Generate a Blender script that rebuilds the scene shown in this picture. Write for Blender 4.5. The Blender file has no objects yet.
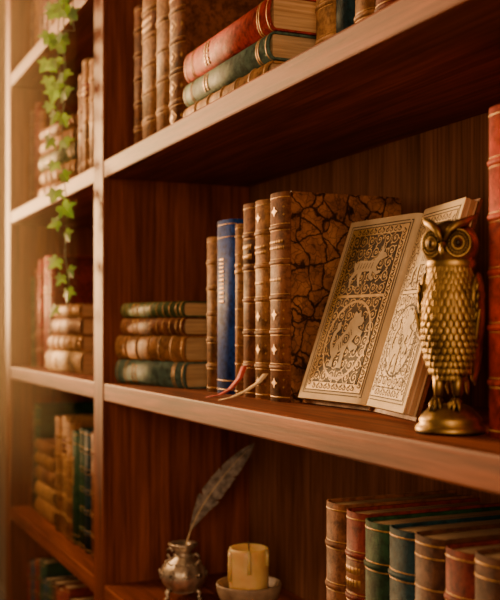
import bpy, math, random
from mathutils import Vector, Matrix
from math import sin, cos, pi
random.seed(7)
scene = bpy.context.scene

# ------------------------------------------------------------------ materials
def new_mat(name):
    m = bpy.data.materials.new(name); m.use_nodes = True
    nt = m.node_tree
    return m, nt, nt.nodes["Principled BSDF"]

def N(nt, typ, **kw):
    n = nt.nodes.new(typ)
    for k, v in kw.items():
        if k in n.inputs: n.inputs[k].default_value = v
        else: setattr(n, k, v)
    return n

def ramp(nt, stops):
    r = nt.nodes.new("ShaderNodeValToRGB")
    e = r.color_ramp.elements
    while len(e) < len(stops): e.new(0.5)
    for i, (p, c) in enumerate(stops):
        e[i].position = p; e[i].color = (c[0], c[1], c[2], 1)
    return r

def coords(nt, scale=(1, 1, 1), rnd=True):
    tc = nt.nodes.new("ShaderNodeTexCoord")
    mp = nt.nodes.new("ShaderNodeMapping")
    mp.inputs["Scale"].default_value = scale
    if rnd:
        oi = nt.nodes.new("ShaderNodeObjectInfo")
        ml = nt.nodes.new("ShaderNodeVectorMath"); ml.operation = 'MULTIPLY_ADD'
        cb = nt.nodes.new("ShaderNodeCombineXYZ")
        for i in range(3): nt.links.new(oi.outputs["Random"], cb.inputs[i])
        nt.links.new(cb.outputs[0], ml.inputs[0]); ml.inputs[1].default_value = (3, 5, 7)
        nt.links.new(tc.outputs["Object"], ml.inputs[2])
        nt.links.new(ml.outputs[0], mp.inputs[0])
    else:
        nt.links.new(tc.outputs["Object"], mp.inputs[0])
    return mp.outputs[0]

def bump(nt, bsdf, src, strength, dist):
    b = N(nt, "ShaderNodeBump"); b.inputs["Strength"].default_value = strength
    b.inputs["Distance"].default_value = dist
    nt.links.new(src, b.inputs["Height"]); nt.links.new(b.outputs[0], bsdf.inputs["Normal"])

def mul(c, k): return tuple(min(1, x*k) for x in c)

def mixmul(nt, a, b, f=1.0):
    mx = nt.nodes.new("ShaderNodeMix"); mx.data_type = 'RGBA'; mx.blend_type = 'MULTIPLY'
    mx.inputs[0].default_value = f
    nt.links.new(a, mx.inputs[6]); nt.links.new(b, mx.inputs[7])
    return mx.outputs[2]

def leather(name, col, rough=0.62, worn=1.5, scale=18):
    m, nt, b = new_mat(name)
    v = coords(nt)
    n = N(nt, "ShaderNodeTexNoise", Scale=scale, Detail=8.0, Roughness=0.65); nt.links.new(v, n.inputs["Vector"])
    r = ramp(nt, [(0.28, mul(col, .32)), (0.5, col), (0.75, mul(col, worn))])
    nt.links.new(n.outputs[0], r.inputs[0])
    n3 = N(nt, "ShaderNodeTexNoise", Scale=95.0, Detail=5.0, Roughness=.7); nt.links.new(v, n3.inputs["Vector"])
    r3 = ramp(nt, [(0.38, (.36, .32, .30)), (0.56, (1, 1, 1))]); nt.links.new(n3.outputs[0], r3.inputs[0])
    nt.links.new(mixmul(nt, r.outputs[0], r3.outputs[0], .85), b.inputs["Base Color"])
    n2 = N(nt, "ShaderNodeTexVoronoi", Scale=420.0); nt.links.new(v, n2.inputs["Vector"])
    bump(nt, b, n2.outputs[0], .35, .0006)
    rr = ramp(nt, [(.3, (rough+.15,)*3), (.7, (rough-.10,)*3)]); nt.links.new(n.outputs[0], rr.inputs[0])
    nt.links.new(rr.outputs[0], b.inputs["Roughness"])
    b.inputs["Specular IOR Level"].default_value = .16
    return m

def wood(name, axis, c0, c1, c2, rough=.58):
    m, nt, b = new_mat(name)
    s = [11, 11, 11]; s[axis] = .9
    v = coords(nt, tuple(s))
    n = N(nt, "ShaderNodeTexNoise", Scale=1.6, Detail=9.0, Roughness=.62, Distortion=1.4); nt.links.new(v, n.inputs["Vector"])
    r = ramp(nt, [(0.28, c0), (0.5, c1), (0.74, c2)]); nt.links.new(n.outputs[0], r.inputs[0])
    s2 = [150, 150, 150]; s2[axis] = 5
    v2 = coords(nt, tuple(s2))
    n2 = N(nt, "ShaderNodeTexNoise", Scale=1.0, Detail=4.0, Roughness=.6); nt.links.new(v2, n2.inputs["Vector"])
    r2 = ramp(nt, [(0.35, (.42, .38, .36)), (0.6, (1, 1, 1))]); nt.links.new(n2.outputs[0], r2.inputs[0])
    nt.links.new(mixmul(nt, r.outputs[0], r2.outputs[0], .85), b.inputs["Base Color"])
    bump(nt, b, n2.outputs[0], .25, .001)
    b.inputs["Roughness"].default_value = rough
    b.inputs["Specular IOR Level"].default_value = .14
    return m

def noisy(name, c0, c1, rough=.6, metal=0.0, scale=30, bs=.2, bd=.001, scl=(1, 1, 1), ao=0, aod=(.2, .15, .1)):
    m, nt, b = new_mat(name)
    v = coords(nt, scl)
    n = N(nt, "ShaderNodeTexNoise", Scale=float(scale), Detail=6.0, Roughness=.6); nt.links.new(v, n.inputs["Vector"])
    r = ramp(nt, [(0.35, c0), (0.65, c1)]); nt.links.new(n.outputs[0], r.inputs[0])
    src = r.outputs[0]
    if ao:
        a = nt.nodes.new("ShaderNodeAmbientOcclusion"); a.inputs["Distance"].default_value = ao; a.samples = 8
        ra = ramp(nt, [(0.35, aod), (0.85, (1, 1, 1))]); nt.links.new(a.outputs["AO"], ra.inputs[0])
        src = mixmul(nt, src, ra.outputs[0])  # occlusion shading in crevices multiplied into the base colour
    nt.links.new(src, b.inputs["Base Color"])
    bump(nt, b, n.outputs[0], bs, bd)
    b.inputs["Roughness"].default_value = rough; b.inputs["Metallic"].default_value = metal
    return m

WC = ((.110, .023, .0075), (.22, .053, .0165), (.36, .097, .030))
wood_x = wood("mahogany_grain_x", 0, *WC)
wood_z = wood("mahogany_grain_z", 2, *WC)
wood_y = wood("mahogany_grain_y", 1, *WC)
wood_back = wood("mahogany_back_panel", 2, (.13, .052, .026), (.26, .11, .058), (.38, .175, .095), .5)
wood_floor = wood("oak_floorboards", 0, (.12, .06, .03), (.22, .12, .06), (.3, .17, .09))
gold = noisy("gilt", (.24, .12, .026), (.50, .27, .065), .5, .5, 300)
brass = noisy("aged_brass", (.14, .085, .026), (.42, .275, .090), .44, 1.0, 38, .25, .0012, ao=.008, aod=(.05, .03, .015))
brass_dark = noisy("dark_brass", (.02, .012, .006), (.05, .03, .012), .4, .6, 60)
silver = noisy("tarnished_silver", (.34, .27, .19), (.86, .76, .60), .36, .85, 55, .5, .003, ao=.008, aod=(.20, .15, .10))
paper = noisy("page_edges", (.36, .22, .10), (.62, .43, .22), .85, 0, 1.0, .4, .001, (260, 8, 8))
parch = noisy("parchment", (.56, .41, .21), (.70, .54, .31), .75, 0, 14, .05)
L = {
 'tan': leather("tan_leather", (.30, .135, .040)),
 'tan2': leather("light_tan_leather", (.42, .22, .075)),
 'brown': leather("brown_leather", (.195, .068, .022)),
 'dbrown': leather("dark_brown_leather", (.085, .030, .013)),
 'green': leather("green_leather", (.080, .115, .040)),
 'dgreen': leather("dark_green_leather", (.018, .062, .026)),
 'teal': leather("teal_cloth", (.080, .145, .11)),
 'blue': leather("blue_cloth", (.010, .060, .34), .6, 1.3),
 'navy': leather("navy_leather", (.010, .038, .050)),
 'red': leather("red_leather", (.40, .036, .018)),
 'dred': leather("oxblood_leather", (.17, .020, .010)),
 'cream': leather("vellum", (.55, .38, .18), .6, 1.3),
}
def tome_mat():
    m, nt, b = new_mat("crackled_marbled_leather")
    v = coords(nt, rnd=False)
    nn = N(nt, "ShaderNodeTexNoise", Scale=26.0, Detail=6.0); nt.links.new(v, nn.inputs["Vector"])
    md = nt.nodes.new("ShaderNodeVectorMath"); md.operation = 'MULTIPLY_ADD'
    nt.links.new(nn.outputs["Color"], md.inputs[0]); md.inputs[1].default_value = (.04,)*3
    nt.links.new(v, md.inputs[2])
    def crack(sc, w):
        vo = nt.nodes.new("ShaderNodeTexVoronoi"); vo.feature = 'DISTANCE_TO_EDGE'; vo.inputs["Scale"].default_value = sc
        nt.links.new(md.outputs[0], vo.inputs["Vector"])
        r = ramp(nt, [(0.0, (.05, .035, .03)), (w*.5, (.22, .17, .15)), (w, (1, 1, 1))]); nt.links.new(vo.outputs[0], r.inputs[0])
        return vo, r
    vo, r = crack(32, .06); vo2, rb = crack(80, .06)
    n2 = N(nt, "ShaderNodeTexNoise", Scale=20.0, Detail=8.0, Roughness=.75); nt.links.new(v, n2.inputs["Vector"])
    r2 = ramp(nt, [(.36, (.11, .040, .016)), (.52, (.28, .115, .040)), (.66, (.42, .19, .066))]); nt.links.new(n2.outputs[0], r2.inputs[0])
    c = mixmul(nt, r2.outputs[0], r.outputs[0]); c = mixmul(nt, c, rb.outputs[0], .6)
    nt.links.new(c, b.inputs["Base Color"])
    bump(nt, b, vo.outputs[0], .5, .004)
    b.inputs["Roughness"].default_value = .5
    b.inputs["Specular IOR Level"].default_value = .3
    return m
tome = tome_mat()
ink = noisy("brown_ink", (.022, .012, .005), (.05, .026, .010), .8, 0, 60)
ochre = noisy("ochre_ground", (.46, .28, .09), (.64, .43, .16), .6, 0, 40)
umber = noisy("umber_ground", (.035, .022, .008), (.08, .046, .015), .75, 0, 40)
goldleaf = noisy("gold_leaf", (.34, .20, .05), (.54, .34, .10), .5, .2, 90)
cream_ink = noisy("cream_paint", (.44, .32, .16), (.58, .44, .24), .7, 0, 50)

# ------------------------------------------------------------------ mesh builder
class MB:
    def __init__(s): s.v = []; s.f = []; s.m = []; s.s = []; s.mats = []
    def mi(s, mat):
        if mat not in s.mats: s.mats.append(mat)
        return s.mats.index(mat)
    def add(s, verts, faces, mat, smooth=False, M=None):
        o = len(s.v); k = s.mi(mat)
        for p in verts:
            p = Vector(p); s.v.append(tuple(M @ p) if M else tuple(p))
        for f in faces: s.f.append([o+i for i in f]); s.m.append(k); s.s.append(smooth)
    def box(s, x0, x1, y0, y1, z0, z1, mat, M=None):
        vs = [(x, y, z) for z in (z0, z1) for y in (y0, y1) for x in (x0, x1)]
        s.add(vs, [(0,2,3,1),(4,5,7,6),(0,1,5,4),(2,6,7,3),(0,4,6,2),(1,3,7,5)], mat, False, M)
    def rings(s, rings, mat, M=None, smooth=True, caps=True):
        n = len(rings[0]); vs = [p for r in rings for p in r]; fs = []
        for i in range(len(rings)-1):
            for j in range(n):
                fs.append((i*n+j, i*n+(j+1) % n, (i+1)*n+(j+1) % n, (i+1)*n+j))
        if caps:
            fs.append(tuple(reversed(range(n)))); fs.append(tuple(range((len(rings)-1)*n, len(rings)*n)))
        s.add(vs, fs, mat, smooth, M)
    def lathe(s, prof, mat, n=32, M=None, c=(0, 0, 0), smooth=True, wob=None):
        rr = []
        for k, (r, z) in enumerate(prof):
            rr.append([(c[0]+(r*(1+(wob(2*pi*j/n, k) if wob else 0)))*cos(2*pi*j/n),
                        c[1]+(r*(1+(wob(2*pi*j/n, k) if wob else 0)))*sin(2*pi*j/n), c[2]+z) for j in range(n)])
        s.rings(rr, mat, M, smooth)
    def ell(s, c, r, mat, R=None, n=14, k=9, M=None):
        rr = []
        for i in range(k+1):
            a = -pi/2+pi*i/k; ca = max(cos(a), .02)
            ring = []
            for j in range(n):
                p = Vector((r[0]*ca*cos(2*pi*j/n), r[1]*ca*sin(2*pi*j/n), r[2]*sin(a)))
                if R: p = R @ p
                ring.append(tuple(Vector(c)+p))
            rr.append(ring)
        s.rings(rr, mat, M)
    def tube(s, pts, rad, mat, n=8, M=None):
        pts = [Vector(p) for p in pts]; rr = []
        for i, p in enumerate(pts):
            t = (pts[min(i+1, len(pts)-1)]-pts[max(i-1, 0)]).normalized()
            a = t.cross(Vector((0, 0, 1)));
            if a.length < .1: a = t.cross(Vector((1, 0, 0)))
            a.normalize(); b = t.cross(a)
            r = rad[i] if isinstance(rad, (list, tuple)) else rad
            rr.append([tuple(p+a*r*cos(2*pi*j/n)+b*r*sin(2*pi*j/n)) for j in range(n)])
        s.rings(rr, mat, M)
    def torus(s, c, R, r, mat, Rm=None, n=28, k=8, M=None):
        vs = []; fs = []
        for i in range(n):
            for j in range(k):
                a = 2*pi*i/n; b = 2*pi*j/k
                p = Vector(((R+r*cos(b))*cos(a), r*sin(b), (R+r*cos(b))*sin(a)))
                if Rm: p = Rm @ p
                vs.append(tuple(Vector(c)+p))
                fs.append((i*k+j, ((i+1) % n)*k+j, ((i+1) % n)*k+(j+1) % k, i*k+(j+1) % k))
        s.add(vs, fs, mat, True, M)
    def obj(s, name, parent=None, M=Matrix.Identity(4), bevel=0):
        me = bpy.data.meshes.new(name); me.from_pydata(s.v, [], s.f)
        for m in s.mats: me.materials.append(m)
        me.polygons.foreach_set("material_index", s.m); me.polygons.foreach_set("use_smooth", s.s)
        me.update()
        import bmesh
        bm = bmesh.new(); bm.from_mesh(me); bmesh.ops.recalc_face_normals(bm, faces=bm.faces); bm.to_mesh(me); bm.free()
        o = bpy.data.objects.new(name, me); scene.collection.objects.link(o)
        if parent:
            o.parent = parent; o.matrix_parent_inverse = Matrix.Translation(-Vector(parent["loc"]))
        o.matrix_basis = M
        if bevel:
            b = o.modifiers.new("bevel", 'BEVEL'); b.width = bevel; b.segments = 2; b.limit_method = 'ANGLE'
        return o

def empty(name, loc):
    e = bpy.data.objects.new(name, None); e.location = loc; e["loc"] = loc
    e.empty_display_size = .05
    scene.collection.objects.link(e); return e

T = Matrix.Translation
def RZ(a): return Matrix.Rotation(a, 4, 'Z')

# ------------------------------------------------------------------ books
def book(name, w, h, d, cov, style, parent, M, accent=None, coverm=None):
    mb = MB(); r = min(.36*w, .011); b = .0028; K = 14
    def sp(s, off=0): return (w/2-(w/2+off)*cos(pi*s), r-(r+off)*sin(pi*s))
    out = [sp(i/K) for i in range(K+1)]
    inn = [(w/2-(w/2-b)*cos(pi*i/K), r-(r-b*.9)*sin(pi*i/K)+.0002) for i in range(K+1)]
    vs = []; fs = []
    for (x, y) in out: vs += [(x, y, 0), (x, y, h)]
    for (x, y) in inn: vs += [(x, y, 0), (x, y, h)]
    o = 2*(K+1)
    for i in range(K):
        fs += [(2*i, 2*i+2, 2*i+3, 2*i+1), (o+2*i, o+2*i+1, o+2*i+3, o+2*i+2),
               (2*i, o+2*i, o+2*i+2, 2*i+2), (2*i+1, 2*i+3, o+2*i+3, o+2*i+1)]
    mb.add(vs, fs, cov, True)
    cm = coverm or cov
    for x0, x1 in ((0, b), (w-b, w)):
        mb.box(x0, x1, r+.0015, d, 0, h, cm)
        mb.box(x0+.0006, x1-.0006, r-.001, r+.002, 0.0005, h-.0005, cov)
    mb.box(b, w-b, r-.002, d-.004, .004, h-.004, paper)
    def strip(z0, z1, off, mat, s0=0.02, s1=.98):
        n = 12; vs = []; fs = []
        for i in range(n+1):
            s = s0+(s1-s0)*i/n
            x, y = sp(s, 0.0); X, Y = sp(s, off)
            vs += [(x, y, z0), (X, Y, z0+off*.5), (X, Y, z1-off*.5), (x, y, z1)]
        for i in range(n):
            for k in range(3): fs.append((4*i+k, 4*i+4+k, 4*i+5+k, 4*i+1+k))
        mb.add(vs, fs, mat, True)
    def poly(pts, off, mat):
        mb.add([(sp(s, off)[0], sp(s, off)[1], z) for s, z in pts], [tuple(range(len(pts)))], mat)
    def text(z0, z1, s0=.3, s1=.7, rows=2):
        hh = (z1-z0)/rows
        for k in range(rows):
            s = s0
            while s < s1-.04:
                ws = random.uniform(.03, .07)
                strip(z0+k*hh+hh*.2, z0+k*hh+hh*.8, .0009, gold, s, min(s+ws, s1)); s += ws+.025
    def flower(zc, q):
        poly([(.5, zc-q), (.53, zc-q*.35), (.60, zc), (.53, zc+q*.35), (.5, zc+q), (.47, zc+q*.35), (.40, zc), (.47, zc-q*.35)], .0009, gold)
        for sx in (.22, .78):
            for dz in (-q*.7, q*.7):
                poly([(sx, zc+dz-q*.25), (sx+.03, zc+dz), (sx, zc+dz+q*.25), (sx-.03, zc+dz)], .0009, gold)
    nb = 5 if style in ('bands', 'label', 'diamond', 'floral') else 0
    zs = [h*(i+1)/(nb+1) for i in range(nb)]
    bh = .0028
    for z in zs:
        strip(z-bh, z+bh, .0019, cov)
        strip(z-bh-.0022, z-bh-.0010, .0005, gold); strip(z+bh+.0010, z+bh+.0022, .0005, gold)
    for z in (.006, h-.008): strip(z, z+.0016, .0005, gold)
    if style == 'label':
        z0, z1 = zs[3]+bh+.004, zs[4]-bh-.004
        strip(z0, z1, .0006, accent or L['dred'], .06, .94); text(z0+.003, z1-.003, .22, .78, 2)
    ed = [0.004]+zs+[h-.004]
    if style == 'floral':
        for i in range(len(ed)-1):
            zc = (ed[i]+ed[i+1])/2; q = (ed[i+1]-ed[i])*.17
            if i == 4: text(zc-q, zc+q, .2, .8, 2)
            elif i != 3: flower(zc, q)
            else: text(zc-q*.5, zc+q*.5, .25, .75, 1)
    if style == 'diamond':
        for i in range(len(ed)-1):
            zc = (ed[i]+ed[i+1])/2; q = (ed[i+1]-ed[i])*.26
            if i == 4:
                text(zc-q*.7, zc+q*.7, .2, .8, 2); continue
            poly([(.5, zc-q), (.68, zc), (.5, zc+q), (.32, zc)], .0007, gold)
            poly([(.5, zc-q*.8), (.64, zc), (.5, zc+q*.8), (.36, zc)], .001, cov)
            poly([(.5, zc-q*.35), (.56, zc), (.5, zc+q*.35), (.44, zc)], .0013, gold)
            for sx in (.16, .84):
                poly([(sx, zc-q*.35), (sx+.05, zc), (sx, zc+q*.35), (sx-.05, zc)], .0007, gold)
    if style == 'plain':
        for z in (.03, .036, h-.04, h-.034): strip(z, z+.0016, .0006, gold)
        text(h*.66, h*.66+.022, .25, .75, 2)
    if style == 'vtitle':
        for z in (.02, h-.028): strip(z, z+.0016, .0006, gold)
        z = h*.52
        while z < h*.78:
            q = random.uniform(.003, .007); strip(z, z+q, .0008, gold, .42, .58); z += q+.0025
    if style == 'gilt':
        k = 9
        for i in range(k):
            z = .02+(h-.04)*i/(k-1); strip(z, z+.0014, .0006, gold)
        text(h*.70, h*.70+.02, .2, .8, 2)
    return mb.obj(name, parent, M, 0)

def row(grp, x, y, z, specs, gap=.0012):
    for i, s in enumerate(specs):
        w, h, d, c, st = s[:5]; acc = L[s[5]] if len(s) > 5 else None
        book("book_%d" % (i+1), w-gap, h, d, L[c], st, grp, T((x, y+random.uniform(-.003, .003), z)), acc)
        x += w
    return x

def stack(grp, x, y, z, yaw, specs, gap=.0006):
    for i, s in enumerate(specs):
        w, h, d, c, st = s[:5]; dx = s[5] if len(s) > 5 else 0; dyaw = s[6] if len(s) > 6 else 0
        S = Matrix(((0, 0, -1, h), (0, 1, 0, 0), (1, 0, 0, 0), (0, 0, 0, 1)))
        M = T((x, y, z)) @ RZ(yaw+dyaw) @ T((dx, 0, 0)) @ S
        book("lying_book_%d" % (i+1), w, h, d, L[c], st, grp, M); z += w+gap

# ------------------------------------------------------------------ room shell
def simple(name, boxes, mat, bevel=0):
    mb = MB()
    for b in boxes: mb.box(*b, mat)
    return mb.obj(name, None, bevel=bevel)
plaster = noisy("warm_plaster", (.42, .30, .18), (.50, .37, .23), .9, 0, 5, .1)
white_trim = noisy("painted_trim", (.55, .45, .32), (.62, .52, .38), .5, 0, 8)
simple("floor", [(-3, 3.2, -3.2, .34, -.05, 0)], wood_floor)
simple("ceiling", [(-3.1, 3.2, -3.2, .44, 2.72, 2.8)], plaster)
simple("wall_back", [(-3.1, 3.2, .34, .44, 0, 2.72)], plaster)
WZ0, WZ1 = 1.42, 2.5  # unseen window; sill raised to keep the sun off the lower shelf
simple("wall_left", [(-3.1, -3, -3.2, -2.1, 0, 2.72), (-3.1, -3, -.25, .34, 0, 2.72),
                     (-3.1, -3, -2.1, -.25, 0, WZ0), (-3.1, -3, -2.1, -.25, WZ1, 2.72)], plaster)
w = .035
simple("window_1", [(-3.08, -3.0, -2.1, -2.1+w, WZ0, WZ1), (-3.08, -3.0, -.25-w, -.25, WZ0, WZ1),
                    (-3.08, -3.0, -2.1, -.25, WZ0, WZ0+w), (-3.08, -3.0, -2.1, -.25, WZ1-w, WZ1),
                    (-3.06, -3.03, -1.19, -1.16, WZ0, WZ1), (-3.06, -3.03, -2.1, -.25, 1.96, 1.985)], white_trim)
simple("baseboard_back", [(-3, -1.06, .322, .34, 0, .12), (1.42, 3.2, .322, .34, 0, .12)], white_trim)

# ------------------------------------------------------------------ bookcase
Z_BOT, Z_LOW, Z_MID, Z_UP, Z_TOP = .445, .8235, 1.2, 1.616, 1.985
TH = .0335; D = .30
bc = empty("bookcase", (0, .15, 0))
def board(name, x0, x1, y0, y1, z0, z1, mat, bev=.003):
    cx, cy, cz = (x0+x1)/2, (y0+y1)/2, (z0+z1)/2
    mb = MB(); mb.box(x0-cx, x1-cx, y0-cy, y1-cy, z0-cz, z1-cz, mat)
    return mb.obj(name, bc, T((cx, cy, cz)), bev)
XL = -.918
board("divider_main", -.066, 0, 0, D, .1, 2.42, wood_z)
board("side_left", XL-.062, XL, 0, D, 0, 2.42, wood_z)
board("side_right", 1.32, 1.38, 0, D, 0, 2.42, wood_z)
board("back_board", XL-.06, 1.38, D, D+.014, 0, 2.42, wood_back, 0)
for i, z in enumerate((.1335, Z_BOT, Z_LOW, Z_MID, Z_UP, Z_TOP)):
    board("shelf_right_bay_%d" % i, 0, 1.32, .0015, D, z-TH, z, wood_x)
    board("shelf_left_bay_%d" % i, XL, -.066, .0015, D, z-TH, z, wood_x)
board("top_board", XL-.08, 1.40, -.02, D+.01, 2.42, 2.46, wood_x)
board("plinth", XL, 1.32, .01, .03, 0, .1, wood_x)

# ------------------------------------------------------------------ main shelf
g = empty("antique_books", (.45, .15, Z_MID))
row(g, .2915, .09, Z_MID, [
    (.0435, .250, .17, 'tan', 'bands'), (.070, .272, .18, 'blue', 'vtitle'), (.031, .262, .17, 'tan', 'gilt'),
    (.045, .288, .18, 'brown', 'label', 'dbrown'), (.048, .288, .185, 'tan', 'floral')])
g2 = empty("leather_bound_tome", (.56, .18, Z_MID))
book("tome", .056, .292, .19, L['brown'], 'floral', g2, T((.5320, .09, Z_MID)), None, tome)
def ribbon(name, pts, wd, mat, parent, side):
    mb = MB(); side = Vector(side).normalized()*wd/2; vs = []; fs = []
    for p in pts: vs += [tuple(Vector(p)-side), tuple(Vector(p)+side)]
    for i in range(len(pts)-1): fs.append((2*i, 2*i+1, 2*i+3, 2*i+2))
    mb.add(vs, fs, mat, True); o = mb.obj(name, parent)
    sm = o.modifiers.new("thick", 'SOLIDIFY'); sm.thickness = .0006
red_rib = noisy("red_ribbon", (.32, .015, .010), (.5, .03, .02), .7)
cream_rib = noisy("cream_ribbon", (.5, .34, .16), (.66, .47, .25), .8)
zb = Z_MID+.001
ribbon("ribbon_red", [(.470, .083, zb+.046), (.466, .077, zb+.028), (.458, .066, zb+.012), (.450, .052, zb+.003), (.440, .038, zb)], .013, red_rib, g, (1, .35, .1))
ribbon("ribbon_cream", [(.552, .080, zb+.038), (.546, .072, zb+.026), (.535, .058, zb+.014), (.520, .042, zb+.004), (.508, .030, zb)], .012, cream_rib, g, (1, .35, .1))

g = empty("stack_of_books", (.12, .12, Z_MID))
stack(g, .018, .018, Z_MID, math.radians(14), [
    (.045, .228, .16, 'teal', 'plain'), (.044, .226, .155, 'tan', 'bands', .0),
    (.031, .205, .150, 'brown', 'gilt', .018), (.027, .203, .145, 'green', 'gilt', .020)])

g = empty("red_books", (1.15, .15, Z_MID))
row(g, 1.0565, .076, Z_MID, [(.050, .310, .2, 'red', 'bands'), (.045, .29, .2, 'dbrown', 'label'), (.05, .3, .2, 'dgreen', 'bands'), (.04, .28, .2, 'tan', 'label')])

# ------------------------------------------------------------------ upper shelf
g = empty("upright_books", (.2, .15, Z_UP))
row(g, .073, .03, Z_UP, [(.047, .262, .19, 'brown', 'bands'), (.077, .285, .2, 'tan', 'label', 'brown'), (.067, .30, .2, 'tan', 'bands'), (.064, .295, .2, 'brown', 'diamond')])
g = empty("stack_of_books", (.5, .12, Z_UP))
stack(g, .352, .03, Z_UP, 0, [(.032, .31, .2, 'tan2', 'bands'), (.036, .315, .2, 'teal', 'plain', .0), (.047, .315, .2, 'red', 'plain', .003)])
g = empty("upright_books", (.9, .15, Z_UP))
row(g, .705, .07, Z_UP, [(.06, .26, .2, 'tan2', 'bands'), (.04, .27, .2, 'navy', 'plain'), (.05, .28, .2, 'tan', 'label'), (.05, .25, .2, 'dred', 'bands'),
    (.05, .27, .2, 'dgreen', 'bands'), (.055, .28, .2, 'tan', 'label'), (.05, .28, .2, 'brown', 'bands'), (.05, .26, .2, 'navy', 'plain'), (.05, .27, .2, 'tan', 'bands')])

# ------------------------------------------------------------------ lower shelf
g = empty("row_of_leather_books", (1.0, .12, Z_LOW))  # deep leather colours, picked darker to stand for shade under the middle shelf
row(g, .812, .03, Z_LOW, [(.046, .282, .185, 'brown', 'bands'), (.044, .279, .185, 'dred', 'label', 'brown'), (.048, .276, .19, 'dgreen', 'bands'),
    (.049, .277, .19, 'navy', 'bands'), (.0475, .279, .19, 'dbrown', 'gilt'), (.050, .275, .19, 'dred', 'bands'),
    (.046, .280, .19, 'dbrown', 'gilt'), (.045, .275, .19, 'dgreen', 'label'), (.045, .28, .19, 'brown', 'bands'), (.045, .27, .19, 'tan', 'bands')])

# ------------------------------------------------------------------ left bay
g = empty("upright_books", (-.75, .15, Z_TOP))
row(g, -.9, .05, Z_TOP, [(.05, .25, .18, 'dbrown', 'bands'), (.05, .27, .18, 'tan', 'label'), (.06, .24, .18, 'brown', 'bands'), (.05, .26, .18, 'dred', 'bands'), (.05, .25, .18, 'tan', 'bands'), (.05, .27, .18, 'brown', 'bands')])
g = empty("upright_books", (-.8, .15, Z_UP))
row(g, -.912, .05, Z_UP, [(.05, .27, .18, 'dbrown', 'bands'), (.05, .28, .18, 'dred', 'bands'), (.05, .25, .18, 'brown', 'label')])
g = empty("stack_of_books", (-.6, .15, Z_UP))
stack(g, -.70, .03, Z_UP, .1, [(.04, .26, .18, 'tan', 'bands'), (.035, .25, .18, 'tan2', 'bands', .01), (.04, .26, .18, 'green', 'plain', .0), (.035, .24, .18, 'tan', 'gilt', .01), (.03, .24, .17, 'brown', 'plain', .01)])
g = empty("upright_books", (-.3, .15, Z_UP))
row(g, -.40, .05, Z_UP, [(.05, .25, .18, 'brown', 'bands'), (.05, .27, .18, 'tan', 'label'), (.05, .26, .18, 'tan', 'bands'), (.05, .27, .18, 'brown', 'bands'), (.05, .25, .18, 'tan', 'bands')])
g = empty("red_books", (-.75, .15, Z_MID))
row(g, -.905, .05, Z_MID, [(.05, .24, .18, 'dgreen', 'bands'), (.05, .26, .18, 'dred', 'bands'), (.055, .28, .18, 'red', 'bands'), (.06, .285, .18, 'red', 'plain'), (.05, .28, .18, 'dred', 'bands')])
g = empty("stack_of_books", (-.5, .15, Z_MID))
stack(g, -.62, .03, Z_MID, .06, [(.05, .27, .18, 'cream', 'plain'), (.035, .25, .18, 'tan2', 'bands', .02), (.04, .22, .16, 'brown', 'gilt', .05), (.03, .20, .15, 'tan2', 'plain', .06)])
g = empty("upright_books", (-.85, .15, Z_LOW))
row(g, -.905, .05, Z_LOW, [(.05, .26, .18, 'dbrown', 'bands'), (.05, .28, .18, 'dgreen', 'bands')])
g = empty("stack_of_books", (-.7, .15, Z_LOW))
stack(g, -.79, .04, Z_LOW, .0, [(.045, .21, .17, 'tan', 'bands'), (.04, .2, .17, 'tan2', 'bands'), (.04, .21, .17, 'brown', 'plain'), (.035, .2, .17, 'tan', 'bands'), (.03, .2, .16, 'brown', 'bands')])
g = empty("upright_books", (-.4, .15, Z_LOW))
row(g, -.57, .04, Z_LOW, [(.055, .27, .18, 'tan', 'bands'), (.055, .275, .18, 'tan2', 'label'), (.055, .265, .18, 'tan', 'bands'), (.05, .25, .18, 'dgreen', 'vtitle'), (.05, .26, .18, 'dgreen', 'bands'), (.05, .26, .18, 'navy', 'bands'), (.05, .26, .18, 'brown', 'bands')])
g = empty("row_of_leather_books", (-.5, .15, Z_BOT))
row(g, -.905, .04, Z_BOT, [(.05, .23+random.uniform(0, .04), .18, random.choice(['brown', 'tan', 'dbrown', 'dgreen', 'navy', 'dred']), 'bands') for i in range(15)])
g = empty("row_of_leather_books", (.6, .15, Z_BOT))
row(g, .05, .04, Z_BOT, [(.05, .23+random.uniform(0, .04), .18, random.choice(['brown', 'tan', 'dbrown', 'dgreen', 'navy', 'dred']), 'bands') for i in range(22)])

# ------------------------------------------------------------------ open illuminated book
ob = empty("open_illuminated_book", (.76, .13, Z_MID))
S0 = Vector((.7695, .1233, Z_MID+.0015))
V = Vector((0, .3276, .9448)); H = .262
deer = [(0.05,.62),(.12,.70),(.18,.72),(.15,.9),(.20,.78),(.24,.95),(.25,.76),(.30,.66),(.36,.56),(.55,.56),(.75,.58),(.85,.52),(.9,.56),(.88,.44),(.84,.36),(.92,.2),(.88,.02),(.83,.02),(.85,.2),(.74,.32),(.70,.18),(.62,.02),(.58,.04),(.64,.2),(.62,.34),(.42,.34),(.40,.2),(.30,.14),(.26,.18),(.34,.24),(.34,.34),(.22,.26),(.12,.3),(.13,.34),(.22,.34),(.27,.42),(.22,.55),(.14,.58)]
lion = [(.10,.78),(.16,.86),(.22,.84),(.26,.95),(.34,.90),(.42,.94),(.46,.84),(.54,.78),(.56,.66),(.66,.56),(.78,.46),(.82,.34),(.90,.42),(.86,.58),(.76,.66),(.80,.78),(.90,.74),(.88,.66),(.96,.60),(.97,.40),(.88,.26),(.80,.20),(.84,.06),(.70,.04),(.72,.16),(.64,.28),(.56,.30),(.52,.14),(.56,.04),(.40,.03),(.42,.10),(.44,.28),(.40,.40),(.26,.30),(.16,.34),(.12,.28),(.07,.38),(.20,.42),(.30,.46),(.22,.56),(.08,.54),(.05,.62),(.20,.66),(.24,.70),(.14,.72)]
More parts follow.
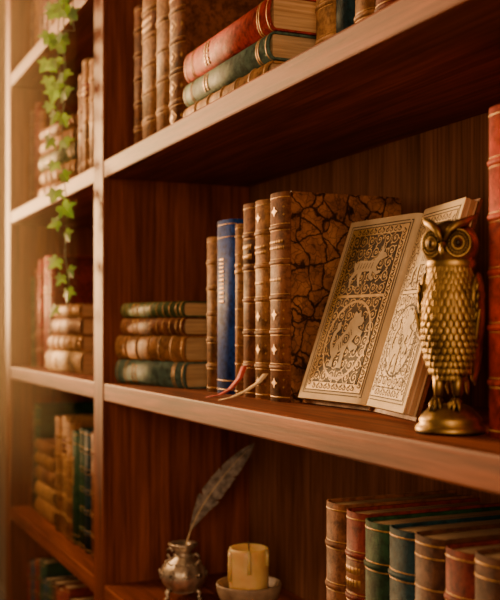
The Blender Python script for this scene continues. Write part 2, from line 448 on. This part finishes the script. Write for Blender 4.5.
def half(name, U, W, t0, dark, sgn):
    U = Vector(U).normalized(); Nn = U.cross(V).normalized()
    if Nn.y > 0: Nn = -Nn
    def thick(u): return t0*(1-math.exp(-u/.006)) if u < .05 else t0
    def P(u, v, off=0): return S0+U*u+V*v+Nn*(thick(max(u, 0))+off)
    mb = MB(); nu = 16
    us = [W*(i/nu)**1.8 for i in range(nu+1)]
    vs = []; fs = []
    for u in us: vs += [P(u, .004), P(u, H-.004)]
    for i in range(nu): fs.append((2*i, 2*i+2, 2*i+3, 2*i+1))
    mb.add(vs, fs, parch, True)
    nl = max(4, int(t0/.0022))
    for k in range(nl):
        a, b = k/nl, (k+1)/nl; dd = .0006*(k % 2)
        def Q(u, v, q): return S0+U*u+V*v+Nn*(thick(max(u, 0))*q+.0001)
        rim = [(us[i], .004+dd) for i in range(nu+1)]+[(W-dd+.0*k, .004+dd), (W-dd, H-.004-dd)]+[(us[nu-i], H-.004-dd) for i in range(nu+1)]
        vs = []; fs = []
        for (u, v) in rim: vs += [Q(min(u, W-dd), v, a), Q(min(u, W-dd), v, b)]
        for i in range(len(rim)-1): fs.append((2*i, 2*i+2, 2*i+3, 2*i+1))
        mb.add(vs, fs, parch if k % 3 == 0 else paper, False)
    def B(u, v, n): return S0+U*u+V*v+Nn*n
    c = [(u, v, n) for n in (-.0035, 0) for v in (0, H) for u in (-.001, W+.004)]
    mb.add([B(*q) for q in c], [(0,2,3,1),(4,5,7,6),(0,1,5,4),(2,6,7,3),(0,4,6,2),(1,3,7,5)], L['brown'])
    def rect(u0, u1, v0, v1, off, mat):
        n = 8; vs = []; fs = []
        for i in range(n+1):
            u = u0+(u1-u0)*i/n; vs += [P(u, v0, off), P(u, v1, off)]
        for i in range(n): fs.append((2*i, 2*i+2, 2*i+3, 2*i+1))
        mb.add(vs, fs, mat)
    def frame(u0, u1, v0, v1, t, off, mat):
        rect(u0, u1, v0, v0+t, off, mat); rect(u0, u1, v1-t, v1, off, mat)
        rect(u0, u0+t, v0+t, v1-t, off, mat); rect(u1-t, u1, v0+t, v1-t, off, mat)
    def line(pts, t, off, mat):
        vs = []; fs = []
        for i, p in enumerate(pts):
            a = Vector(pts[max(i-1, 0)]); b = Vector(pts[min(i+1, len(pts)-1)]); d = (b-a)
            n = Vector((-d.y, d.x)); n = n.normalized() if n.length else Vector((1, 0))
            tt = t*(.4+.6*sin(pi*(i+.5)/len(pts)))/2
            q = Vector(p); vs += [P(*(q-n*tt), off), P(*(q+n*tt), off)]
        for i in range(len(pts)-1): fs.append((2*i, 2*i+1, 2*i+3, 2*i+2))
        mb.add(vs, fs, mat)
    def spiral(cu, cv, R, a0, turns, t, off, mat, dr=1):
        n = int(16*turns)+4
        line([(cu+R*(1-.85*i/n)*cos(a0+dr*2*pi*turns*i/n), cv+R*(1-.85*i/n)*sin(a0+dr*2*pi*turns*i/n)) for i in range(n+1)], t, off, mat)
    def blob(cu, cv, a, l, w_, off, mat):
        pts = []
        for i in range(10):
            q = 2*pi*i/10; x = l*cos(q); y = w_*sin(q)
            pts.append(P(cu+x*cos(a)-y*sin(a), cv+x*sin(a)+y*cos(a), off))
        mb.add(pts, [tuple(range(10))], mat)
    def shape(poly, u0, v0, su, sv, off, mat, flip=False):
        mb.add([P(u0+su*((1-x) if flip else x), v0+sv*y, off) for x, y in poly], [tuple(range(len(poly)))], mat)
    G, Ln, An = (umber, goldleaf, cream_ink) if dark else (ochre, ink, cream_ink)
    u0, u1, v0, v1 = .018, W-.012, .016, H-.016
    frame(u0-.004, u1+.004, v0-.004, v1+.004, .0014, .0003, ink)
    rect(u0, u1, v0, v1, .0003, ink)
    rect(u0+.0015, u1-.0015, v0+.0015, v1-.0015, .0005, goldleaf if dark else ochre)
    b0, b1, c0, c1 = u0+.012, u1-.012, v0+.012, v1-.012
    def border(ua, va, ub, vb):
        n = max(6, int(math.hypot(ub-ua, vb-va)/.0085))
        for i in range(n):
            q = (i+.5)/n; cu, cv = ua+(ub-ua)*q, va+(vb-va)*q
            spiral(cu, cv, .0038, i*pi, 1.1, .0017, .0007, ink, 1 if i % 2 else -1)
            blob(cu+.0015*(-1)**i, cv+.003, .8*(-1)**i, .0018, .0011, .0008, ink)
    m_ = .0067
    border(u0+m_, v0+m_, u0+m_, v1-m_); border(u1-m_, v0+m_, u1-m_, v1-m_)
    border(u0+m_+.008, v0+m_, u1-m_-.008, v0+m_); border(u0+m_+.008, v1-m_, u1-m_-.008, v1-m_)
    vs_ = c0+(c1-c0)*.58
    for (pa, pb, kind) in ((c0, vs_-.002, 'lion'), (vs_+.002, c1, 'deer')):
        rect(b0, b1, pa, pb, .0007, ink); rect(b0+.0013, b1-.0013, pa+.0013, pb-.0013, .0009, G)
        wu, hv = b1-b0, pb-pa
        if kind == 'lion':
            cu, cv = (b0+b1)/2, (pa+pb)/2; R = min(wu, hv)*.47
            mb.add([P(cu+R*cos(2*pi*i/36), cv+R*1.12*sin(2*pi*i/36), .0011) for i in range(36)], [tuple(range(36))], Ln)
            mb.add([P(cu+R*.93*cos(2*pi*i/36), cv+R*1.05*sin(2*pi*i/36), .0012) for i in range(36)], [tuple(range(36))], G)
        cell = .0155
        nu_, nv_ = max(3, int(wu/cell)), max(3, int(hv/cell))
        for i in range(nu_):
            for j in range(nv_):
                cu = b0+.001+wu*(i+.5)/nu_; cv = pa+hv*(j+.5)/nv_
                R = min(wu/nu_, hv/nv_)*.5
                dr = 1 if (i+j) % 2 else -1; a0 = random.uniform(0, 2*pi)
                spiral(cu, cv, R, a0, 1.6, .0014, .0013, Ln, dr)
                blob(cu, cv, a0, .0018, .0013, .0014, An if not dark else Ln)
                for q in range(3):
                    aa = a0+q*2.1
                    blob(cu+R*.95*cos(aa), cv+R*.95*sin(aa), aa+.7, .0022, .0010, .0014, Ln)
        if kind == 'lion':
            shape(lion, b0+wu*.13, pa+hv*.12, wu*.74, hv*.78, .0016, ink, sgn > 0)
            shape(lion, b0+wu*.155, pa+hv*.145, wu*.69, hv*.73, .0019, An, sgn > 0)
            spiral(b0+wu*.5, pa+hv*.5, .008, 0, 1.6, .0018, .0021, ink)
            for q in range(7): line([(b0+wu*(.45+.03*q), pa+hv*(.62-.03*q)), (b0+wu*(.40+.03*q), pa+hv*(.55-.03*q))], .0015, .0021, ink)
        else:
            shape(deer, b0+wu*.08, pa+hv*.07, wu*.84, hv*.86, .0016, ink, sgn > 0)
            shape(deer, b0+wu*.10, pa+hv*.10, wu*.80, hv*.81, .0019, An, sgn > 0)
            for q in range(6): line([(b0+wu*(.4+.06*q), pa+hv*.52), (b0+wu*(.42+.06*q), pa+hv*.42)], .0015, .0021, ink)
    return mb.obj(name, ob)
half("left_leaf", (-.9965, -.083, 0), .158, .012, True, -1)
half("right_leaf", (.98, -.2, 0), .140, .015, False, 1)
mb = MB()
mb.tube([S0+V*.0, S0+V*H], .0045, L['brown'], 10, None)
mb.obj("spine", ob)
mb = MB()
mb.box(.715, .735, .235, .242, Z_MID, Z_MID+.20, wood_z); mb.box(.70, .75, .15, .26, Z_MID, Z_MID+.006, wood_y)
mb.tube([(.725, .236, Z_MID+.19), (.725, .207, Z_MID+.185)], .004, wood_y)
mb.obj("easel_prop", ob)

# ------------------------------------------------------------------ owl figurine
ow = empty("brass_owl_figurine", (1.015, .067, Z_MID))
SC = Matrix.Diagonal((.90, .90, 1.0, 1))
OM = T((1.015, .067, Z_MID)) @ RZ(math.radians(38)) @ SC
mb = MB()
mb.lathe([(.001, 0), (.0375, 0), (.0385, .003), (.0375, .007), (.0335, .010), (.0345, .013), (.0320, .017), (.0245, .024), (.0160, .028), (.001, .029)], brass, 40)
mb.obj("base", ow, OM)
mb = MB()
RG = [(.050,.008,.010,.005),(.056,.017,.017,.003),(.066,.0235,.0215,.001),(.080,.0285,.025,0),(.098,.0315,.027,0),(.116,.0325,.0275,0),(.132,.031,.026,.001),(.146,.0275,.0235,.002),(.158,.0245,.021,.002),(.168,.023,.019,.002)]
def body(z):
    for a, b in zip(RG, RG[1:]):
        if a[0] <= z <= b[0]:
            t = (z-a[0])/(b[0]-a[0]); return [a[i]+(b[i]-a[i])*t for i in range(4)]
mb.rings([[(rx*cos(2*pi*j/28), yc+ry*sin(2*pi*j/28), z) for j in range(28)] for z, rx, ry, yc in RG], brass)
k = 0; z = .058
while z < .162:
    _, rx, ry, yc = body(z); na = 11
    for i in range(na+(k % 2)):
        a = -pi/2+math.radians((i-(na-1+(k % 2))/2)*14.0)
        c = (rx*cos(a), yc+ry*sin(a), z)
        R = (Matrix.Rotation(a+pi/2, 3, 'Z') @ Matrix.Rotation(math.radians(-11), 3, 'X'))
        mb.ell(c, (.0043, .0013, .0075), brass, R, 10, 6)
        mb.ell(Vector(c)+R@Vector((0, -.0011, -.001)), (.0006, .0006, .0052), brass, R, 5, 5)
    z += .0064; k += 1
mb.ell((0, 0, .184), (.0310, .0235, .0250), brass, None, 24, 14)
mb.ell((0, .002, .166), (.0275, .0220, .015), brass, None, 22, 8)
for sx in (-1, 1):
    R = Matrix.Rotation(sx*math.radians(20), 3, 'Z')
    c = Vector((sx*.0140, -.0195, .185))
    mb.ell(c+Vector((0, .002, 0)), (.0145, .0035, .0155), brass, R, 20, 8)
    mb.torus(c+R@Vector((0, -.001, 0)), .0130, .0014, brass, R)
    mb.torus(c+R@Vector((0, -.0022, 0)), .0062, .0012, brass, R)
    for q in range(22):
        a = 2*pi*q/22
        p = c+R@Vector((.0097*cos(a), -.0018, .0097*sin(a)))
        mb.ell(p, (.0028, .0010, .0007), brass, R@Matrix.Rotation(-a, 3, 'Y'), 6, 4)
    mb.ell(c+R@Vector((0, -.0015, 0)), (.0054, .0042, .0054), brass, R, 16, 8)
    mb.ell(c+R@Vector((0, -.0045, 0)), (.0034, .0022, .0034), brass_dark, R, 16, 8)
    mb.tube([(sx*.0015, -.0265, .187), (sx*.007, -.0260, .1970), (sx*.014, -.0215, .2030), (sx*.022, -.0125, .2060), (sx*.0300, -.005, .2125)],
            [.0024, .0036, .0046, .0042, .0008], brass, 8)
    # folded wings hugging the body
    for q, (zc, rz, xo, yo, tl) in enumerate([(.122, .036, .0262, .004, 0), (.106, .042, .0265, .007, 6), (.090, .042, .0235, .012, 11)]):
        R2 = Matrix.Rotation(math.radians(tl), 3, 'X') @ Matrix.Rotation(sx*math.radians(5), 3, 'Y')
        mb.ell((sx*xo, yo, zc), (.0085, .0175-.003*q, rz), brass, R2, 16, 12)
    for q in range(5):
        R2 = Matrix.Rotation(math.radians(12), 3, 'X') @ Matrix.Rotation(sx*math.radians(12), 3, 'Y')
        mb.ell((sx*(.0300-.0010*q), -.007+.006*q, .094-.005*q), (.0030, .0032, .030), brass, R2, 8, 8)
    for r_ in range(4):
        for q in range(4):
            R2 = Matrix.Rotation(sx*math.radians(8), 3, 'Y')
            mb.ell((sx*(.0330-.0009*abs(r_-1)), -.009+.0062*q, .142-.009*r_), (.0022, .0036, .0062), brass, R2, 8, 6)
    mb.tube([(sx*.010, -.004, .062), (sx*.0105, -.008, .046), (sx*.0105, -.010, .034)], [.0085, .0065, .0042], brass, 12)
    for da in (-26, 0, 26):
        a = -pi/2+math.radians(da); dx, dy = cos(a), sin(a)
        b0 = Vector((sx*.0105, -.010, .032))
        mb.tube([b0, b0+Vector((dx*.006, dy*.006, .001)), b0+Vector((dx*.011, dy*.011, -.003)), b0+Vector((dx*.014, dy*.014, -.010))],
                [.0030, .0030, .0024, .0007], brass, 8)
    mb.tube([(sx*.0105, -.008, .032), (sx*.0105, .002, .031), (sx*.0105, .006, .027)], [.003, .0024, .001], brass, 8)
mb.tube([(0, -.0225, .187), (0, -.0285, .182), (0, -.0305, .175), (0, -.0285, .169)], [.0030, .0040, .0028, .0005], brass, 10)
for q in range(-2, 3):
    mb.ell((q*.0055, .019, .062), (.0040, .0035, .028), brass, Matrix.Rotation(math.radians(20), 3, 'X'), 8, 8)
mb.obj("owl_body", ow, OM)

# ------------------------------------------------------------------ inkwell with quill
iw = empty("silver_inkwell", (.148, .105, Z_LOW))
IM = T((.148, .105, Z_LOW)) @ RZ(.4)
mb = MB()
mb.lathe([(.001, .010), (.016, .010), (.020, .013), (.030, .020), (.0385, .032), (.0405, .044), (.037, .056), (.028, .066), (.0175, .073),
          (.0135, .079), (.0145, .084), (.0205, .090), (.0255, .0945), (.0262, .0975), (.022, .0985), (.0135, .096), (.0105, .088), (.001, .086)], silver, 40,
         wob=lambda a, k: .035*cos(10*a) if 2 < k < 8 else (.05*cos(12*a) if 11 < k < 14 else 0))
for R, z in ((.0305, .0645), (.0150, .0770), (.0225, .0145)):
    for i in range(26):
        a = 2*pi*i/26; mb.ell((R*cos(a), R*sin(a), z), (.0019,)*3, silver, None, 8, 5)
for i in range(10):
    a = 2*pi*i/10
    pts = [((.0405+.0015)*cos(a+.16*(1-q/9)*cos(q*.8)), (.0405+.0015)*sin(a+.16*(1-q/9)*cos(q*.8)), .044+.009*(1-q/9)*sin(q*.8)) for q in range(9)]
    mb.tube(pts, .0014, silver, 6)
for i in range(3):
    a = 2*pi*i/3+.3
    c, s = cos(a), sin(a)
    mb.tube([(.026*c, .026*s, .020), (.033*c, .033*s, .013), (.030*c, .030*s, .005), (.034*c, .034*s, .0035)], [.005, .0045, .003, .0030], silver, 10)
    mb.ell((.034*c, .034*s, .003), (.0045, .0045, .003), silver, None, 10, 6)
for sx in (-1, 1):
    mb.tube([(sx*.030, 0, .062), (sx*.040, 0, .070), (sx*.041, 0, .080), (sx*.033, 0, .084), (sx*.026, 0, .079)], [.0028, .0026, .0024, .0022, .003], silver, 8)
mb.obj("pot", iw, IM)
fmat, fnt, fb = new_mat("goose_feather")
fv = coords(fnt, (1, 1, 1))
fw = N(fnt, "ShaderNodeTexNoise", Scale=90.0, Detail=3.0); fnt.links.new(fv, fw.inputs["Vector"])
fr = ramp(fnt, [(.35, (.12, .10, .085)), (.65, (.32, .28, .24))]); fnt.links.new(fw.outputs[0], fr.inputs[0])
fnt.links.new(fr.outputs[0], fb.inputs["Base Color"]); fb.inputs["Roughness"].default_value = .85
fb.inputs["Specular IOR Level"].default_value = .15
q = empty("quill_pen", (.148, .105, Z_LOW+.09)); mb = MB()
r_ = Vector((.4043, .9146, 0)); up = Vector((0, 0, 1)); fw_ = Vector((.9146, -.4043, 0))
q0 = Vector((.150, .110, Z_LOW+.088))
def C(t): return q0+r_*(.012*t+.110*t**1.6)+up*(.203*t-.015*t*t)+fw_*(.012*sin(pi*t))
n = 100
pts = [C(i/n) for i in range(n+1)]
mb.tube(pts, [.0016*(1-.85*i/n) for i in range(n+1)], parch, 6)
for sd in (-1, 1):
    vs = []; fs = []; wmax = .021 if sd > 0 else .016
    for i in range(n+1):
        t = i/n
        if t < .14: continue
        tt = (t-.14)/.86
        tan = (C(min(t+.01, 1))-C(max(t-.01, 0))).normalized(); side = tan.cross(fw_).normalized()*sd
        wd = wmax*min(1, tt*3.5)*(1-tt**4)*(1+.05*sin(i*2.3)+.05*(sin(i*.71) > .85))
        if i in (42, 43, 66): wd *= .65
        p = C(t); e = p+side*wd+tan*wd*.9
        vs += [tuple(p), tuple(p+side*wd*.5+tan*wd*.3+fw_*.0018), tuple(e)]
    m2 = len(vs)//3
    for i in range(m2-1):
        for k in range(2): fs.append((3*i+k, 3*i+k+1, 3*i+4+k, 3*i+3+k))
    mb.add(vs, fs, fmat, False)
mb.obj("feather", q)

# ------------------------------------------------------------------ candle
cd = empty("candle", (.388, .1266, Z_LOW)); CM = T((.388, .1266, Z_LOW))
wax, wn, wb = new_mat("beeswax")
wv = coords(wn); wnn = N(wn, "ShaderNodeTexNoise", Scale=35.0, Detail=4.0); wn.links.new(wv, wnn.inputs["Vector"])
wr = ramp(wn, [(.3, (.72, .44, .15)), (.7, (.90, .62, .26))]); wn.links.new(wnn.outputs[0], wr.inputs[0]); wn.links.new(wr.outputs[0], wb.inputs["Base Color"])
wb.inputs["Roughness"].default_value = .4; wb.inputs["Subsurface Weight"].default_value = .5; wb.inputs["Subsurface Radius"].default_value = (.03, .014, .005)
wb.inputs["Subsurface Scale"].default_value = .6
stone = noisy("glazed_stoneware", (.20, .13, .08), (.38, .27, .17), .45, 0, 40, .3)
charr = noisy("charred_wick", (.03, .02, .012), (.10, .06, .03), .9)
mb = MB()
mb.lathe([(.001, .066), (.0305, .066), (.0313, .080), (.0308, .105), (.0312, .125), (.0310, .132), (.0295, .1355), (.0265, .1345), (.019, .1295), (.010, .128), (.001, .1275)], wax, 32,
         wob=lambda a, k: .02*sin(3*a+k)+.012*sin(7*a))
for a, l in ((-.4, .03), (-1.6, .045), (.7, .02), (-2.3, .025)):
    mb.tube([(.029*cos(a), .029*sin(a), .134), (.0318*cos(a), .0318*sin(a), .126), (.0320*cos(a), .0320*sin(a), .13-l)], [.0025, .003, .0036], wax, 8)
mb.obj("wax_pillar", cd, CM)
mb = MB(); mb.tube([(0, 0, .126), (.0005, 0, .136), (.0015, -.001, .142), (.003, -.002, .145)], .0012, charr, 6); mb.obj("wick", cd, CM)
mb = MB()
mb.lathe([(.001, 0), (.030, 0), (.031, .004), (.024, .010), (.020, .020), (.022, .030), (.034, .042), (.045, .054), (.050, .068), (.0515, .078), (.0505, .081), (.048, .080),
          (.044, .070), (.034, .066), (.001, .065)], stone, 40)
mb.obj("holder", cd, CM)

# ------------------------------------------------------------------ ivy
iv = empty("trailing_ivy", (-.16, .10, Z_TOP))
lm, lnt, lb = new_mat("ivy_leaf")
v_ = coords(lnt); ln_ = N(lnt, "ShaderNodeTexNoise", Scale=25.0, Detail=3.0); lnt.links.new(v_, ln_.inputs["Vector"])
lr = ramp(lnt, [(.35, (.08, .24, .025)), (.65, (.28, .50, .07))]); lnt.links.new(ln_.outputs[0], lr.inputs[0]); lnt.links.new(lr.outputs[0], lb.inputs["Base Color"])
lb.inputs["Roughness"].default_value = .5
tr = lnt.nodes.new("ShaderNodeBsdfTranslucent"); lnt.links.new(lr.outputs[0], tr.inputs[0])
ms = lnt.nodes.new("ShaderNodeMixShader"); ms.inputs[0].default_value = .5
lnt.links.new(lb.outputs[0], ms.inputs[1]); lnt.links.new(tr.outputs[0], ms.inputs[2])
lnt.links.new(ms.outputs[0], lnt.nodes["Material Output"].inputs[0])
stem = noisy("ivy_stem", (.08, .10, .03), (.16, .16, .05), .7)
terra = noisy("terracotta", (.30, .12, .05), (.42, .18, .08), .8)
mb = MB()
mb.lathe([(.001, 0), (.045, 0), (.062, .085), (.068, .088), (.068, .105), (.060, .106), (.056, .095), (.001, .09)], terra, 32)
mb.obj("pot", iv, T((-.16, .10, Z_TOP)))
out = [(0, -.1), (.18, -.28), (.42, -.30), (.62, -.12), (.50, .08), (.72, .20), (.86, .46), (.60, .42), (.36, .44), (.26, .74), (0, 1.08)]
LP = out+[(-x, y) for x, y in reversed(out[1:-1])]
def leafmesh(mb, p, s, R):
    vs = [p+R@Vector((0, 0, 0))]
    for x, y in LP: vs.append(p+R@Vector((x*s, .25*s*abs(x)-.15*s*y*y, -y*s)))
    n = len(LP); mb.add(vs, [(0, 1+i, 1+(i+1) % n) for i in range(n)], lm, False)
def vine(name, pts, leaves):
    mb = MB(); P_ = [Vector(p) for p in pts]; fine = []
    for i in range(len(P_)-1):
        for k in range(8):
            t = k/8; p0 = P_[max(i-1, 0)]; p1 = P_[i]; p2 = P_[i+1]; p3 = P_[min(i+2, len(P_)-1)]
            fine.append(.5*((2*p1)+(p2-p0)*t+(2*p0-5*p1+4*p2-p3)*t*t+(3*p1-p0-3*p2+p3)*t**3))
    fine.append(P_[-1])
    mb.tube(fine, [.0018*(1-.5*i/len(fine)) for i in range(len(fine))], stem, 6)
    for i, (z, s) in enumerate(leaves):
        b = min(fine, key=lambda q: abs(q.z-z)+(0 if q.y < 0 else 9))
        sd = 1 if i % 2 else -1
        off = Vector((sd*random.uniform(.5, 1.8), -.35, random.uniform(-.1, .4)))*.035
        p = b+off
        mb.tube([b, b+off*.5+Vector((0, -.003, .004)), p], .0007, stem, 5)
        R = Matrix.Rotation(random.uniform(.4, 1.3), 3, 'Z') @ Matrix.Rotation(random.uniform(-.4, .4), 3, 'X') @ Matrix.Rotation(-sd*random.uniform(.1, .9), 3, 'Y')
        leafmesh(mb, p, s*1.08, R)
    mb.obj(name, iv)
zt = Z_TOP+.10
U = random.uniform
vine("vine_1", [(-.16, .08, zt), (-.15, .03, zt+.03), (-.145, -.02, zt), (-.15, -.035, 1.97), (-.165, -.035, 1.88), (-.15, -.035, 1.80), (-.175, -.035, 1.70), (-.165, -.035, 1.62), (-.135, -.035, 1.53), (-.15, -.035, 1.45), (-.120, -.035, 1.40), (-.13, -.035, 1.34)],
     [(z, U(.018, .026)) for z in (1.345, 1.37, 1.39, 1.41, 1.44, 1.475, 1.515, 1.535, 1.57, 1.60, 1.63, 1.66, 1.69, 1.71, 1.74, 1.76, 1.78, 1.80, 1.83, 1.85, 1.88, 1.91, 1.94, 1.96, 1.99, 2.03, 2.06)])
vine("vine_2", [(-.17, .08, zt), (-.19, .03, zt+.03), (-.205, -.02, zt), (-.21, -.03, 1.97), (-.235, -.03, 1.90), (-.215, -.03, 1.82), (-.23, -.03, 1.76)],
     [(z, U(.018, .025)) for z in (1.76, 1.785, 1.81, 1.835, 1.86, 1.88, 1.91, 1.94, 1.97, 2.01, 2.04)])
vine("vine_3", [(-.15, .08, zt), (-.12, .03, zt+.03), (-.095, -.02, zt), (-.095, -.03, 1.97), (-.11, -.03, 1.92), (-.095, -.03, 1.88)],
     [(z, U(.016, .022)) for z in (1.88, 1.91, 1.95, 1.98, 2.03)])

# ------------------------------------------------------------------ lights
def area(name, loc, tgt, size, e, col):
    l = bpy.data.lights.new(name, 'AREA'); l.energy = e; l.size = size; l.color = col
    o = bpy.data.objects.new(name, l); o.location = loc
    o.rotation_euler = (Vector(tgt)-Vector(loc)).to_track_quat('-Z', 'Y').to_euler(); scene.collection.objects.link(o)
area("added_key_upper_left", (-.9, -1.2, 2.55), (.1, .1, 1.5), .5, 38, (1, .55, .25))  # added warm key light from upper left; no ceiling fixture there
area("added_fill_right", (2.9, -1.1, 1.6), (.2, .15, 1.35), .8, 26, (1, .59, .31))  # added off-frame fill to brighten right-facing sides; no lamp stands there
sl = bpy.data.lights.new("evening_sun", 'SUN'); sl.energy = 17; sl.angle = math.radians(7); sl.color = (1, .48, .16)
so = bpy.data.objects.new("evening_sun", sl); so.rotation_euler = Vector((3, .92, -.35)).to_track_quat('-Z', 'Y').to_euler(); so.location = (-4, -2, 2.5)
scene.collection.objects.link(so)
wd = bpy.data.worlds.new("warm_evening"); scene.world = wd; wd.use_nodes = True
bg = wd.node_tree.nodes["Background"]; bg.inputs[0].default_value = (1, .57, .32, 1); bg.inputs[1].default_value = .25

# dusty sunlit air of the room in front of the shelves
hz = bpy.data.materials.new("dusty_air"); hz.use_nodes = True; hn = hz.node_tree
hn.nodes.remove(hn.nodes["Principled BSDF"])
vsn = hn.nodes.new("ShaderNodeVolumeScatter"); vsn.inputs["Density"].default_value = .23; vsn.inputs["Anisotropy"].default_value = .58
vsn.inputs["Color"].default_value = (1, .76, .45, 1)
hn.links.new(vsn.outputs[0], hn.nodes["Material Output"].inputs["Volume"])
mb = MB(); mb.box(-2.9, .12, -2.4, -.075, .05, 2.65, hz); mb.obj("dusty_air")

# ------------------------------------------------------------------ camera
cam = bpy.data.cameras.new("camera"); co = bpy.data.objects.new("camera", cam); scene.collection.objects.link(co)
co.location = (1.8524, -.5188, 1.303); co.rotation_euler = (math.radians(90), 0, math.radians(66.15))
cam.sensor_fit = 'HORIZONTAL'; cam.sensor_width = 36; cam.lens = 36*1020/500; cam.shift_y = 28/500
cam.dof.use_dof = True; cam.dof.focus_distance = 1.25; cam.dof.aperture_fstop = 7
cam.clip_start = .02
scene.camera = co
